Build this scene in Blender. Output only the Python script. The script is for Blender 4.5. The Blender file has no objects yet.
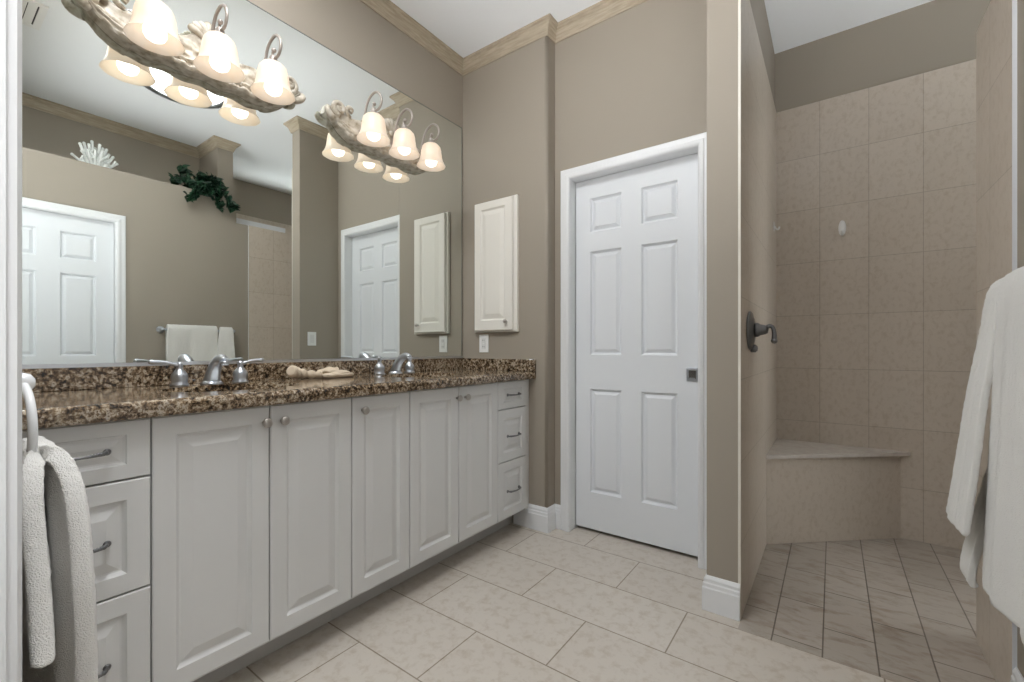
import bpy, bmesh, math, random
from mathutils import Vector, Matrix, noise
R = math.radians
PI = math.pi
random.seed(7)
SC = bpy.context.scene
C = SC.collection

# ------------------------------------------------------------------ camera
cam_d = bpy.data.cameras.new('camera')
cam = bpy.data.objects.new('camera', cam_d)
C.objects.link(cam)
cam.location = (0, 0, 1.0572)
cam.rotation_euler = (R(90), 0, R(35.949))
cam_d.sensor_width = 36.0
cam_d.lens = 442.33 / 1024 * 36.0
cam_d.shift_y = 7.65 / 1024
cam_d.clip_start = 0.02
SC.camera = cam

# ------------------------------------------------------------------ world, light, exposure
W = bpy.data.worlds.new('world')
SC.world = W
W.use_nodes = True
bg = W.node_tree.nodes['Background']
# outside light by direction, added for fill: strong from below, dim behind the doorway (-Y),
# and added brightness on the shower window side (+X)
_n, _l = W.node_tree.nodes, W.node_tree.links
_tc = _n.new('ShaderNodeTexCoord')
_sp = _n.new('ShaderNodeSeparateXYZ')
_l.new(_tc.outputs['Generated'], _sp.inputs[0])


def _step(axis, lo, hi, v0, v1):
    m_ = _n.new('ShaderNodeMapRange')
    m_.interpolation_type = 'SMOOTHSTEP'
    for k_, v_ in zip(('From Min', 'From Max', 'To Min', 'To Max'), (lo, hi, v0, v1)):
        m_.inputs[k_].default_value = v_
    _l.new(_sp.outputs[axis], m_.inputs['Value'])
    return m_.outputs['Result']


def _op(op, a, b_):
    m_ = _n.new('ShaderNodeMath')
    m_.operation = op
    for k_, v_ in enumerate((a, b_)):
        if isinstance(v_, (int, float)):
            m_.inputs[k_].default_value = v_
        else:
            _l.new(v_, m_.inputs[k_])
    return m_.outputs[0]


LOW_LEFT, LOW_RIGHT, SIDE_FILL, DIM = 11.5, 21.0, 4.0, .13
_low = _op('MULTIPLY', _step('Z', -.56, -.38, 1, 0), _op('MULTIPLY', _step('X', -.1, .1, LOW_LEFT, LOW_RIGHT), _op('MULTIPLY', _step('Y', -.2, .3, 1, .26), _step('X', .36, .62, 1, .3))))
_side = _op('MULTIPLY', _op('MULTIPLY', _step('X', .0, .3, 0, SIDE_FILL), _step('Y', -.55, -.25, 0, 1)), _step('Z', -.5, -.36, 0, 1))
_l.new(_op('ADD', _op('ADD', _low, _side), DIM), bg.inputs['Strength'])
bg.inputs['Color'].default_value = (.985, .99, 1.0, 1)
SC.view_settings.view_transform = 'Standard'
SC.view_settings.look = 'None'
SC.view_settings.gamma = 1.0
SC.view_settings.use_curve_mapping = False
SC.view_settings.exposure = 0.0
CEIL_LAMP = 3.0      # glowing lens of the round ceiling light
FILL_LAMP = 178.0     # unseen ceiling lights added near the doorway to brighten the room
BULB = 2.0
SHADE = 0.20


def area_light(name, loc, size, power, color):
    l = bpy.data.lights.new(name, 'AREA')
    l.shape = 'DISK'
    l.size = size
    l.energy = power
    l.color = color
    o = bpy.data.objects.new(name, l)
    o.location = loc
    C.objects.link(o)
    return o


# ------------------------------------------------------------------ materials
def mat(name, color=(.8, .8, .8), rough=.5, metal=0.0, spec=.5, **kw):
    m = bpy.data.materials.new(name)
    m.use_nodes = True
    b = m.node_tree.nodes['Principled BSDF']
    b.inputs['Base Color'].default_value = (*color, 1)
    b.inputs['Roughness'].default_value = rough
    b.inputs['Metallic'].default_value = metal
    b.inputs['Specular IOR Level'].default_value = spec
    for k, v in kw.items():
        b.inputs[k].default_value = v
    return m


def nt(m):
    t = m.node_tree
    return t, t.nodes, t.links, t.nodes['Principled BSDF']


def add_bump(m, scale, strength, dist=.002, detail=4):
    t, N, L, b = nt(m)
    tc = N.new('ShaderNodeTexCoord')
    n = N.new('ShaderNodeTexNoise')
    n.inputs['Scale'].default_value = scale
    n.inputs['Detail'].default_value = detail
    L.new(tc.outputs['Object'], n.inputs['Vector'])
    bp = N.new('ShaderNodeBump')
    bp.inputs['Strength'].default_value = strength
    bp.inputs['Distance'].default_value = dist
    L.new(n.outputs['Fac'], bp.inputs['Height'])
    L.new(bp.outputs['Normal'], b.inputs['Normal'])
    return m


def ramp(N, stops, interp='LINEAR'):
    r = N.new('ShaderNodeValToRGB')
    r.color_ramp.interpolation = interp
    e = r.color_ramp.elements
    while len(e) < len(stops):
        e.new(.5)
    for k, (p, c) in enumerate(stops):
        e[k].position = p
        e[k].color = (*c, 1)
    return r


def noise_color(m, scale, c1, c2, detail=5, lo=.3, hi=.7, stretch=None):
    t, N, L, b = nt(m)
    tc = N.new('ShaderNodeTexCoord')
    mp = N.new('ShaderNodeMapping')
    if stretch:
        mp.inputs['Scale'].default_value = stretch
    L.new(tc.outputs['Object'], mp.inputs['Vector'])
    n = N.new('ShaderNodeTexNoise')
    n.inputs['Scale'].default_value = scale
    n.inputs['Detail'].default_value = detail
    L.new(mp.outputs['Vector'], n.inputs['Vector'])
    r = ramp(N, [(lo, c1), (hi, c2)])
    L.new(n.outputs['Fac'], r.inputs['Fac'])
    L.new(r.outputs['Color'], b.inputs['Base Color'])
    return m


def tile_mat(name, axes, ox, oy, w, h, offset, c1, c2, grout, rough=.35, mortar=.0022, vein=14., stretch=(1, 1, 1),
             veincol=(.5, .42, .34), mott=.5):
    """stone tiles laid on a grid in object space; axes picks the two in-plane axes"""
    m = mat(name, c1, rough)
    t, N, L, b = nt(m)
    tc = N.new('ShaderNodeTexCoord')
    sp = N.new('ShaderNodeSeparateXYZ')
    L.new(tc.outputs['Object'], sp.inputs['Vector'])
    cb = N.new('ShaderNodeCombineXYZ')
    for k, (ax, off) in enumerate(zip(axes, (ox, oy))):
        a = N.new('ShaderNodeMath')
        a.operation = 'SUBTRACT'
        a.inputs[1].default_value = off
        L.new(sp.outputs[ax], a.inputs[0])
        L.new(a.outputs[0], cb.inputs[k])
    br = N.new('ShaderNodeTexBrick')
    br.offset = offset
    br.offset_frequency = 2
    br.inputs['Scale'].default_value = 1.0
    br.inputs['Brick Width'].default_value = w
    br.inputs['Row Height'].default_value = h
    br.inputs['Mortar Size'].default_value = mortar
    br.inputs['Mortar Smooth'].default_value = .2
    br.inputs['Bias'].default_value = 0
    br.inputs['Color1'].default_value = (*c1, 1)
    br.inputs['Color2'].default_value = (*c2, 1)
    br.inputs['Mortar'].default_value = (*grout, 1)
    L.new(cb.outputs[0], br.inputs['Vector'])
    mp = N.new('ShaderNodeMapping')
    mp.inputs['Scale'].default_value = stretch
    L.new(tc.outputs['Object'], mp.inputs['Vector'])
    n1 = N.new('ShaderNodeTexNoise')
    n1.inputs['Scale'].default_value = vein
    n1.inputs['Detail'].default_value = 8
    n1.inputs['Roughness'].default_value = .68
    n1.inputs['Distortion'].default_value = .3
    L.new(mp.outputs[0], n1.inputs['Vector'])
    r1 = ramp(N, [(.34, veincol), (.52, (1, 1, 1)), (.68, (1.0, .98, .95))])
    L.new(n1.outputs['Fac'], r1.inputs['Fac'])
    mx = N.new('ShaderNodeMix')
    mx.data_type = 'RGBA'
    mx.blend_type = 'MULTIPLY'
    mx.inputs['Factor'].default_value = mott
    L.new(br.outputs['Color'], mx.inputs['A'])
    L.new(r1.outputs['Color'], mx.inputs['B'])
    L.new(mx.outputs['Result'], b.inputs['Base Color'])
    ad = N.new('ShaderNodeMath')
    ad.operation = 'MULTIPLY_ADD'
    ad.inputs[1].default_value = -.9
    L.new(br.outputs['Fac'], ad.inputs[0])
    ml = N.new('ShaderNodeMath')
    ml.operation = 'MULTIPLY'
    ml.inputs[1].default_value = .35
    L.new(n1.outputs['Fac'], ml.inputs[0])
    L.new(ml.outputs[0], ad.inputs[2])
    bp = N.new('ShaderNodeBump')
    bp.inputs['Strength'].default_value = .35
    bp.inputs['Distance'].default_value = .002
    L.new(ad.outputs[0], bp.inputs['Height'])
    L.new(bp.outputs[0], b.inputs['Normal'])
    return m


PAINT = (.346, .306, .254)
M = {}
M['paint'] = add_bump(mat('taupe wall paint', PAINT, .6, spec=.3), 90, .08, .002)
M['ceiling'] = add_bump(mat('white ceiling paint', (.86, .88, .90), .85, spec=.2), 130, .25, .003)
M['white_trim'] = mat('white semi gloss trim', (.80, .81, .82), .32)
M['door'] = mat('white door paint', (.78, .805, .835), .38)
M['cabinet'] = mat('off white cabinet paint', (.70, .70, .69), .36)
M['cabinet_shade'] = mat('painted cabinet gap shade', (.25, .24, .22), .7)
M['med'] = mat('cream cabinet paint', (.80, .775, .715), .36)
M['toe'] = mat('grey toe kick', (.50, .49, .47), .6)
M['crown'] = noise_color(mat('glazed tan crown', (.5, .4, .26), .45), 9, (.35, .29, .21), (.50, .43, .33), 6,
                         stretch=(1.2, 1.2, 14))
M['chrome'] = mat('satin chrome', (.56, .59, .64), .30, 1.0)
M['nickel'] = mat('brushed nickel', (.50, .47, .44), .28, 1.0)
M['pewter'] = add_bump(mat('dark pewter', (.20, .20, .205), .33, 1.0), 400, .2, .0008)
M['plastic'] = mat('white plastic', (.84, .84, .83), .35)
M['plastic_dim'] = mat('white plastic rocker', (.74, .74, .73), .35)
M['slot'] = mat('dark slot', (.03, .03, .03), .6)
M['porcelain'] = mat('white porcelain', (.82, .82, .80), .12)
M['edge_dark'] = mat('mirror edge', (.09, .11, .10), .3)
M['mirror'] = mat('mirror silvering', (.83, .86, .83), .0, 1.0)
M['channel'] = mat('aluminium channel', (.74, .76, .79), .3, 1.0)
M['enamel'] = mat('white enamel ring', (.83, .84, .85), .22)
M['coral'] = add_bump(mat('white coral', (.80, .82, .80), .75), 160, .6, .003)
M['caulk'] = mat('cream tile edge', (.74, .70, .63), .4)
M['tile_edge'] = mat('pale tile edge trim', (.74, .76, .80), .35)
M['bench'] = noise_color(mat('bench slab', (.5, .45, .4), .25), 30, (.55, .50, .45), (.63, .58, .53), 5)

m = mat('terry cotton', (.80, .785, .75), .95, spec=.1)
m.node_tree.nodes['Principled BSDF'].inputs['Sheen Weight'].default_value = .35
add_bump(m, 420, .9, .004, 3)
M['terry'] = m
m = mat('cream terry cotton', (.80, .745, .66), .95, spec=.1)
add_bump(m, 420, .9, .004, 3)
M['terry_cream'] = m
m = mat('towel band weave', (.79, .77, .735), .85, spec=.1)
t, N, L, b = nt(m)
add_bump(m, 900, .3, .001, 2)
M['band'] = m
m = mat('beige washcloth', (.62, .52, .40), .95, spec=.1)
add_bump(m, 380, .9, .003, 3)
M['cloth'] = m

# leaves
m = mat('ivy leaf', (.03, .11, .05), .35)
noise_color(m, 22, (.006, .022, .014), (.030, .095, .045), 4, .35, .65)
M['leaf'] = m
M['vine'] = mat('vine stem', (.055, .04, .02), .7)

# granite
m = mat('brown granite', (.2, .15, .1), .09, spec=.55)
t, N, L, b = nt(m)
tc = N.new('ShaderNodeTexCoord')
nA = N.new('ShaderNodeTexNoise'); nA.inputs['Scale'].default_value = 78; nA.inputs['Detail'].default_value = 6
nA.inputs['Roughness'].default_value = .72; nA.inputs['Distortion'].default_value = .25
vA = N.new('ShaderNodeTexVoronoi'); vA.inputs['Scale'].default_value = 95; vA.feature = 'F1'
nB = N.new('ShaderNodeTexNoise'); nB.inputs['Scale'].default_value = 9; nB.inputs['Detail'].default_value = 3
for n_ in (nA, vA, nB):
    L.new(tc.outputs['Object'], n_.inputs['Vector'])
mpB = N.new('ShaderNodeMapping'); mpB.inputs['Scale'].default_value = (2.2, .45, 2.2)
L.new(tc.outputs['Object'], mpB.inputs['Vector']); L.new(mpB.outputs[0], nB.inputs['Vector'])
rA = ramp(N, [(.37, (.008, .007, .006)), (.43, (.045, .028, .016)), (.49, (.15, .10, .058)),
              (.545, (.27, .205, .135)), (.60, (.52, .46, .38)), (.67, (.13, .085, .045))])
addm = N.new('ShaderNodeMath'); addm.operation = 'MULTIPLY_ADD'
addm.inputs[1].default_value = .22
sub = N.new('ShaderNodeMath'); sub.operation = 'SUBTRACT'; sub.inputs[1].default_value = .5
L.new(nB.outputs['Fac'], sub.inputs[0])
L.new(sub.outputs[0], addm.inputs[0])
L.new(nA.outputs['Fac'], addm.inputs[2])
L.new(addm.outputs[0], rA.inputs['Fac'])
rV = ramp(N, [(.0, (.35, .33, .3)), (.35, (1, 1, 1)), (.8, (1.25, 1.2, 1.1))])
L.new(vA.outputs['Distance'], rV.inputs['Fac'])
mx = N.new('ShaderNodeMix'); mx.data_type = 'RGBA'; mx.blend_type = 'MULTIPLY'; mx.inputs['Factor'].default_value = .55
L.new(rA.outputs['Color'], mx.inputs['A']); L.new(rV.outputs['Color'], mx.inputs['B'])
L.new(mx.outputs['Result'], b.inputs['Base Color'])
M['granite'] = m

FT1, FT2, FG = (.555, .505, .445), (.60, .555, .495), (.27, .22, .165)
M['floor'] = tile_mat('beige floor tile', (0, 1), -1.381 - .606 * 4, .967 - .2945 * 12, .606, .2945, .5, FT1, FT2, FG, .33,
                      .0028, 24., (1, 1, 1), (.74, .67, .58), .62)
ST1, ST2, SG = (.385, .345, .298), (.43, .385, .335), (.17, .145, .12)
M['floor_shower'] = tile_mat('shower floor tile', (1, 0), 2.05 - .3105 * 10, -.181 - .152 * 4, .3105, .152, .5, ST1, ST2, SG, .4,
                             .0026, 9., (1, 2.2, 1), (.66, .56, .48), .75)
WT1, WT2, WG = (.57, .50, .425), (.605, .535, .46), (.42, .365, .30)
tz = 2.561 - .325 * 9
M['tile_back'] = tile_mat('wall tile back', (0, 2), -.296 - .232 * 4, tz, .232, .325, 0, WT1, WT2, WG, .3, .0018, 44., (1, 1, .7), (.80, .75, .68), .62)
M['tile_side'] = tile_mat('wall tile side', (1, 2), 3.269 - .232 * 16, tz, .232, .325, 0, WT1, WT2, WG, .3, .0018, 44., (1, 1, .7), (.80, .75, .68), .62)

M['tile_plain'] = tile_mat('bench face tile', (0, 2), -3.0, -3.2, 6.0, 6.0, 0, WT1, WT2, WG, .3, .0018, 44., (1, 1, .7), (.80, .75, .68), .62)

# carved fixture stone
m = mat('antique silver resin', (.46, .42, .36), .5)
t, N, L, b = nt(m)
tc = N.new('ShaderNodeTexCoord')
n1 = N.new('ShaderNodeTexNoise'); n1.inputs['Scale'].default_value = 34; n1.inputs['Detail'].default_value = 6
L.new(tc.outputs['Object'], n1.inputs['Vector'])
r1 = ramp(N, [(.28, (.20, .165, .115)), (.44, (.44, .39, .31)), (.62, (.58, .54, .47))])
L.new(n1.outputs['Fac'], r1.inputs['Fac'])
L.new(r1.outputs['Color'], b.inputs['Base Color'])
bp = N.new('ShaderNodeBump'); bp.inputs['Strength'].default_value = .35; bp.inputs['Distance'].default_value = .004
L.new(n1.outputs['Fac'], bp.inputs['Height']); L.new(bp.outputs[0], b.inputs['Normal'])
M['resin'] = m
M['arm'] = add_bump(mat('antique pewter arm', (.40, .355, .32), .42, .55), 120, .3, .002)


def emit(name, color, strength, base=(.9, .9, .9)):
    m = mat(name, base, .4)
    b = m.node_tree.nodes['Principled BSDF']
    b.inputs['Emission Color'].default_value = (*color, 1)
    b.inputs['Emission Strength'].default_value = strength
    return m


M['bulb'] = emit('lit bulb', (1.0, .93, .84), BULB)
M['fill_lens'] = emit('added fill light lens', (.94, .97, 1.0), FILL_LAMP)
M['ceil_lens'] = emit('lit ceiling lens', (.965, .985, 1.0), CEIL_LAMP)
# alabaster shade: light shines through and the glass glows
m = bpy.data.materials.new('alabaster glass'); m.use_nodes = True
N = m.node_tree.nodes; L = m.node_tree.links
b = N['Principled BSDF']; out = N['Material Output']
b.inputs['Base Color'].default_value = (.78, .72, .65, 1); b.inputs['Roughness'].default_value = .3
tr = N.new('ShaderNodeBsdfTranslucent'); tr.inputs['Color'].default_value = (.80, .71, .60, 1)
ms = N.new('ShaderNodeMixShader'); ms.inputs[0].default_value = .5
em = N.new('ShaderNodeEmission'); em.inputs['Color'].default_value = (1.0, .86, .70, 1); em.inputs['Strength'].default_value = SHADE
tc = N.new('ShaderNodeTexCoord'); n1 = N.new('ShaderNodeTexNoise'); n1.inputs['Scale'].default_value = 25; n1.inputs['Detail'].default_value = 5
L.new(tc.outputs['Object'], n1.inputs['Vector'])
r1 = ramp(N, [(.35, (1.0, .82, .62)), (.6, (1.0, .93, .84))]); L.new(n1.outputs['Fac'], r1.inputs['Fac'])
L.new(r1.outputs['Color'], em.inputs['Color'])
L.new(b.outputs[0], ms.inputs[1]); L.new(tr.outputs[0], ms.inputs[2])
ad = N.new('ShaderNodeAddShader'); L.new(ms.outputs[0], ad.inputs[0]); L.new(em.outputs[0], ad.inputs[1])
L.new(ad.outputs[0], out.inputs['Surface'])
M['alabaster'] = m


# ------------------------------------------------------------------ geometry helpers
def bx(bm, x0, x1, y0, y1, z0, z1, bev=0):
    v = [bm.verts.new(p) for p in ((x0, y0, z0), (x1, y0, z0), (x1, y1, z0), (x0, y1, z0),
                                   (x0, y0, z1), (x1, y0, z1), (x1, y1, z1), (x0, y1, z1))]
    fs = [bm.faces.new([v[i] for i in q]) for q in ((0, 3, 2, 1), (4, 5, 6, 7), (0, 1, 5, 4), (1, 2, 6, 5), (2, 3, 7, 6), (3, 0, 4, 7))]
    if bev:
        es = {e for f in fs for e in f.edges}
        bmesh.ops.bevel(bm, geom=list(es), offset=bev, segments=2, affect='EDGES', profile=.5)
    return bm


def box(*a, **k):
    return bx(bmesh.new(), *a, **k)


def frame_axes(d):
    d = d.normalized()
    up = Vector((0, 0, 1)) if abs(d.z) < .9 else Vector((1, 0, 0))
    a = d.cross(up).normalized()
    return a, a.cross(d).normalized()


def tube(bm, pts, rad, seg=10, closed=False, caps=True):
    """round tube along points; rad a number or a list"""
    pts = [Vector(p) for p in pts]
    n = len(pts)
    rs = rad if isinstance(rad, (list, tuple)) else [rad] * n
    rings = []
    pa = None
    for i in range(n):
        if closed:
            d = pts[(i + 1) % n] - pts[i - 1]
        else:
            d = pts[min(i + 1, n - 1)] - pts[max(i - 1, 0)]
        if d.length < 1e-9:
            d = Vector((0, 0, 1))
        d.normalize()
        if pa is None:
            a, b_ = frame_axes(d)
        else:
            a = (pa - d * pa.dot(d)).normalized()
            b_ = d.cross(a).normalized()
            b_ = -b_ if False else b_
        pa = a
        b_ = d.cross(a)
        rings.append([bm.verts.new(pts[i] + (a * math.cos(t) + b_ * math.sin(t)) * rs[i])
                      for t in [2 * PI * k / seg for k in range(seg)]])
    rng = range(n) if closed else range(n - 1)
    for i in rng:
        r0, r1 = rings[i], rings[(i + 1) % n]
        for k in range(seg):
            f = bm.faces.new((r0[k], r0[(k + 1) % seg], r1[(k + 1) % seg], r1[k]))
            f.smooth = True
    if caps and not closed:
        bm.faces.new(rings[0][::-1])
        bm.faces.new(rings[-1])
    return bm


def smooth_path(pts, n=8):
    """Catmull-Rom through points"""
    P = [Vector(p) for p in pts]
    out_ = []
    for i in range(len(P) - 1):
        p0 = P[max(i - 1, 0)]; p1 = P[i]; p2 = P[i + 1]; p3 = P[min(i + 2, len(P) - 1)]
        for k in range(n):
            t = k / n
            out_.append(.5 * ((2 * p1) + (p2 - p0) * t + (2 * p0 - 5 * p1 + 4 * p2 - p3) * t * t + (3 * p1 - p0 - 3 * p2 + p3) * t ** 3))
    out_.append(P[-1])
    return out_


def lathe(bm, prof, c=(0, 0, 0), seg=24, axis='Z', sx=1, sy=1, smooth=True, flute=0, nfl=8):
    """revolve (r, h) profile round an axis through c"""
    c = Vector(c)
    rings = []
    for r, h in prof:
        ring = []
        for k in range(seg):
            t = 2 * PI * k / seg
            rr = r * (1 + flute * math.cos(nfl * t))
            a, b_ = rr * math.cos(t) * sx, rr * math.sin(t) * sy
            p = {'Z': (a, b_, h), 'X': (h, a, b_), 'Y': (b_, h, a)}[axis]
            ring.append(bm.verts.new(c + Vector(p)))
        rings.append(ring)
    for i in range(len(rings) - 1):
        for k in range(seg):
            f = bm.faces.new((rings[i][k], rings[i][(k + 1) % seg], rings[i + 1][(k + 1) % seg], rings[i + 1][k]))
            f.smooth = smooth
    if prof[0] == prof[-1]:                          # closed ring profile: no end caps
        bmesh.ops.remove_doubles(bm, verts=rings[0] + rings[-1], dist=1e-7)
        return bm
    if prof[0][0] > 1e-6:
        bm.faces.new(rings[0][::-1])
    if prof[-1][0] > 1e-6:
        bm.faces.new(rings[-1])
    return bm


def ball(bm, c, r, seg=14, s=(1, 1, 1)):
    mt = Matrix.Translation(Vector(c)) @ Matrix.Diagonal((s[0], s[1], s[2], 1))
    res = bmesh.ops.create_uvsphere(bm, u_segments=seg, v_segments=max(6, seg // 2 + 1), radius=r, matrix=mt)
    for v in res['verts']:
        for f in v.link_faces:
            f.smooth = True
    return bm


def sweep(bm, path, prof, mapf=lambda a, b, c: (a, b, c), closed_prof=True):
    """mitred sweep: profile (out, up) along a 2-D path; out is to the right of travel"""
    P = [Vector(p) for p in path]
    n = len(P)
    nr = []
    for i in range(n - 1):
        d = (P[i + 1] - P[i]).normalized()
        nr.append(Vector((d.y, -d.x)))
    cols = []
    for i in range(n):
        if i == 0:
            mv = nr[0]
        elif i == n - 1:
            mv = nr[-1]
        else:
            s = nr[i - 1] + nr[i]
            mv = s / (1 + nr[i - 1].dot(nr[i]))
        cols.append([bm.verts.new(mapf(P[i].x + mv.x * o, P[i].y + mv.y * o, z)) for o, z in prof])
    k = len(prof)
    for i in range(n - 1):
        for j in range(k if closed_prof else k - 1):
            bm.faces.new((cols[i][j], cols[i + 1][j], cols[i + 1][(j + 1) % k], cols[i][(j + 1) % k]))
    bm.faces.new(cols[0])
    bm.faces.new(cols[-1][::-1])
    return bm


def panel_slab(bm, org, U, V, Nn, w, h, thick, panels, rings, ch=.003):
    """moulded slab: front grid with raised-panel rings; org is the lower corner of the front face"""
    org, U, V, Nn = Vector(org), Vector(U), Vector(V), Vector(Nn)
    P = lambda u, v, d: bm.verts.new(org + U * u + V * v + Nn * d)
    us = sorted({ch, w - ch} | {p[0] for p in panels} | {p[2] for p in panels})
    vs = sorted({ch, h - ch} | {p[1] for p in panels} | {p[3] for p in panels})
    for i in range(len(us) - 1):
        for j in range(len(vs) - 1):
            cu, cv = (us[i] + us[i + 1]) / 2, (vs[j] + vs[j + 1]) / 2
            if any(p[0] < cu < p[2] and p[1] < cv < p[3] for p in panels):
                continue
            bm.faces.new([P(us[i], vs[j], 0), P(us[i + 1], vs[j], 0), P(us[i + 1], vs[j + 1], 0), P(us[i], vs[j + 1], 0)])
    for (a, b_, c, d) in panels:
        prev = None
        for ins, dep in rings:
            q = [P(a + ins, b_ + ins, dep), P(c - ins, b_ + ins, dep), P(c - ins, d - ins, dep), P(a + ins, d - ins, dep)]
            if prev:
                for k in range(4):
                    bm.faces.new((prev[k], prev[(k + 1) % 4], q[(k + 1) % 4], q[k]))
            prev = q
        bm.faces.new(prev)
    r0 = [P(ch, ch, 0), P(w - ch, ch, 0), P(w - ch, h - ch, 0), P(ch, h - ch, 0)]
    r1 = [P(0, 0, -ch), P(w, 0, -ch), P(w, h, -ch), P(0, h, -ch)]
    r2 = [P(0, 0, -thick), P(w, 0, -thick), P(w, h, -thick), P(0, h, -thick)]
    for q0, q1 in ((r0, r1), (r1, r2)):
        for k in range(4):
            bm.faces.new((q0[k], q1[k], q1[(k + 1) % 4], q0[(k + 1) % 4]))
    bm.faces.new(r2[::-1])
    bmesh.ops.remove_doubles(bm, verts=bm.verts, dist=1e-6)
    return bm


def root_of(o):
    while o.parent:
        o = o.parent
    return o


def obj(name, bm, m, parent=None, recalc=True):
    """link a bmesh given in world coordinates as one mesh object"""
    if recalc:
        bmesh.ops.recalc_face_normals(bm, faces=bm.faces)
    base = Vector((0, 0, 0))
    if parent is not None:
        base = root_of(parent).location
        bmesh.ops.translate(bm, verts=bm.verts, vec=-base)
    me = bpy.data.meshes.new(name)
    bm.to_mesh(me)
    bm.free()
    ms_ = m if isinstance(m, (list, tuple)) else [m]
    for k in ms_:
        me.materials.append(k)
    o = bpy.data.objects.new(name, me)
    C.objects.link(o)
    if parent is not None:
        o.parent = parent
    return o


def thing(name, label, cat, loc=(0, 0, 0), group=None):
    o = bpy.data.objects.new(name, None)
    o.empty_display_size = .05
    C.objects.link(o)
    o.location = loc
    return tag(o, label, cat, group)


def tag(o, label, cat, group=None):
    o['label'] = label
    o['category'] = cat
    if group:
        o['group'] = group
    return o


def single(name, bm, m, label, cat, loc=None, group=None):
    """a thing that is one mesh, with its origin at its base"""
    if loc is not None:
        bmesh.ops.translate(bm, verts=bm.verts, vec=-Vector(loc))
    o = obj(name, bm, m)
    if loc is not None:
        o.location = loc
    return tag(o, label, cat, group)


def dup(root, loc, label=None):
    r = root.copy(); C.objects.link(r); r.location = loc
    if label:
        r['label'] = label
    for ch in list(root.children):
        c = ch.copy(); C.objects.link(c); c.parent = r
        for g in list(ch.children):
            d = g.copy(); C.objects.link(d); d.parent = c
    return r


def struct(name, bm, m, label, cat):
    o = obj(name, bm, m)
    o['kind'] = 'structure'
    return tag(o, label, cat)


# ------------------------------------------------------------------ room dimensions (metres, camera above the origin)
XL, YV, XJ, YW = -1.9845, 2.181, -1.3315, 2.269
XP0, XP1, YP = -.4146, -.2902, 1.918
YB, HC = 3.269, 2.94
XR, XRT = .43, .42
YS0, YS1 = 1.885, 2.278
XSR = 1.40
TILE_TOP = 2.56
NW = .085             # room face of the near wall

# floor
bm = bmesh.new()
bx(bm, -2.10, 1.5, -.65, 1.85, -.06, 0)
bx(bm, -2.10, XP1, 1.85, 2.75, -.06, 0)
struct('floor', bm, M['floor'], 'beige stone tile floor laid in staggered rectangles', 'floor')
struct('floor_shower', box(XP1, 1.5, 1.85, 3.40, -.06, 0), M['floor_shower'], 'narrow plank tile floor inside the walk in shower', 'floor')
struct('ceiling', box(-2.10, 1.5, -.02, 3.40, HC, HC + .1), M['ceiling'], 'white textured flat ceiling', 'ceiling')

# walls
struct('wall_left', box(-2.10, XL, -.02, 2.42, 0, HC), M['paint'], 'taupe wall behind the wide vanity mirror', 'wall')
bm = box(XL, XJ, YV, 2.42, 0, HC)
es = [e for e in bm.edges if all(abs(v.co.x - XJ) < 1e-5 and abs(v.co.y - YV) < 1e-5 for v in e.verts)]
r_ = bmesh.ops.bevel(bm, geom=es, offset=.016, segments=5, affect='EDGES', profile=.5)
for f in r_['faces']:
    f.smooth = True
struct('wall_vanity_end', bm, M['paint'], 'taupe wall at the far end of the vanity with rounded corner', 'wall')
DX0, DX1, DH = -1.2295, -.528, 2.036
bm = bmesh.new()
bx(bm, XJ, DX0 - .012, YW, 2.42, 0, HC)
bx(bm, DX1 + .012, XP0, YW, 2.42, 0, HC)
bx(bm, DX0 - .012, DX1 + .012, YW, 2.42, DH + .012, HC)
bx(bm, DX0 - .012, DX1 + .012, 2.405, 2.42, 0, DH + .012)
struct('wall_far', bm, M['paint'], 'taupe wall around the white pocket door', 'wall')
struct('wall_partition', box(XP0, XP1 - .01, YP, 3.39, 0, HC), M['paint'], 'taupe partition wall end between pocket door and shower', 'wall')
bm = box(XP1 - .0095, XP1, YP, YB, 0.001, TILE_TOP)
o = struct('wall_partition_tile', bm, [M['tile_side'], M['caulk']], 'tiled shower side of the partition wall', 'wall')
for p in o.data.polygons:
    if p.normal.y < -.9:
        p.material_index = 1
struct('wall_back', box(XP1 - .01, 1.5, YB + .006, 3.39, 0, HC), M['paint'], 'taupe upper wall above the back shower tiles', 'wall')
struct('wall_back_tile', box(XP1, XSR, YB, YB + .0058, .001, TILE_TOP), M['tile_back'], 'back shower wall of square beige tiles', 'wall')
gm = bpy.data.materials.new('clear pane'); gm.use_nodes = True
_N = gm.node_tree.nodes; _L = gm.node_tree.links
_t = _N.new('ShaderNodeBsdfTransparent'); _t.inputs['Color'].default_value = (.93, .95, .95, 1)
_g = _N.new('ShaderNodeBsdfGlossy'); _g.inputs['Roughness'].default_value = .02
_m = _N.new('ShaderNodeMixShader'); _m.inputs[0].default_value = .06
_L.new(_t.outputs[0], _m.inputs[1]); _L.new(_g.outputs[0], _m.inputs[2]); _L.new(_m.outputs[0], _N['Material Output'].inputs['Surface'])
WY0, WY1, WZ2, WZ3 = 1.92, 2.68, .50, 2.36  # unseen window opening, added to let light into the shower
bm = bmesh.new()
for y0, y1, z0, z1 in ((1.785, WY0, 0, HC), (WY1, YB, 0, HC), (WY0, WY1, 0, WZ2), (WY0, WY1, WZ3, HC)):
    bx(bm, XSR, 1.5, y0, y1, z0, z1)
struct('wall_shower_right', bm, M['paint'], 'far right shower wall seen only in the mirror', 'wall')
bm = bmesh.new()
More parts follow.
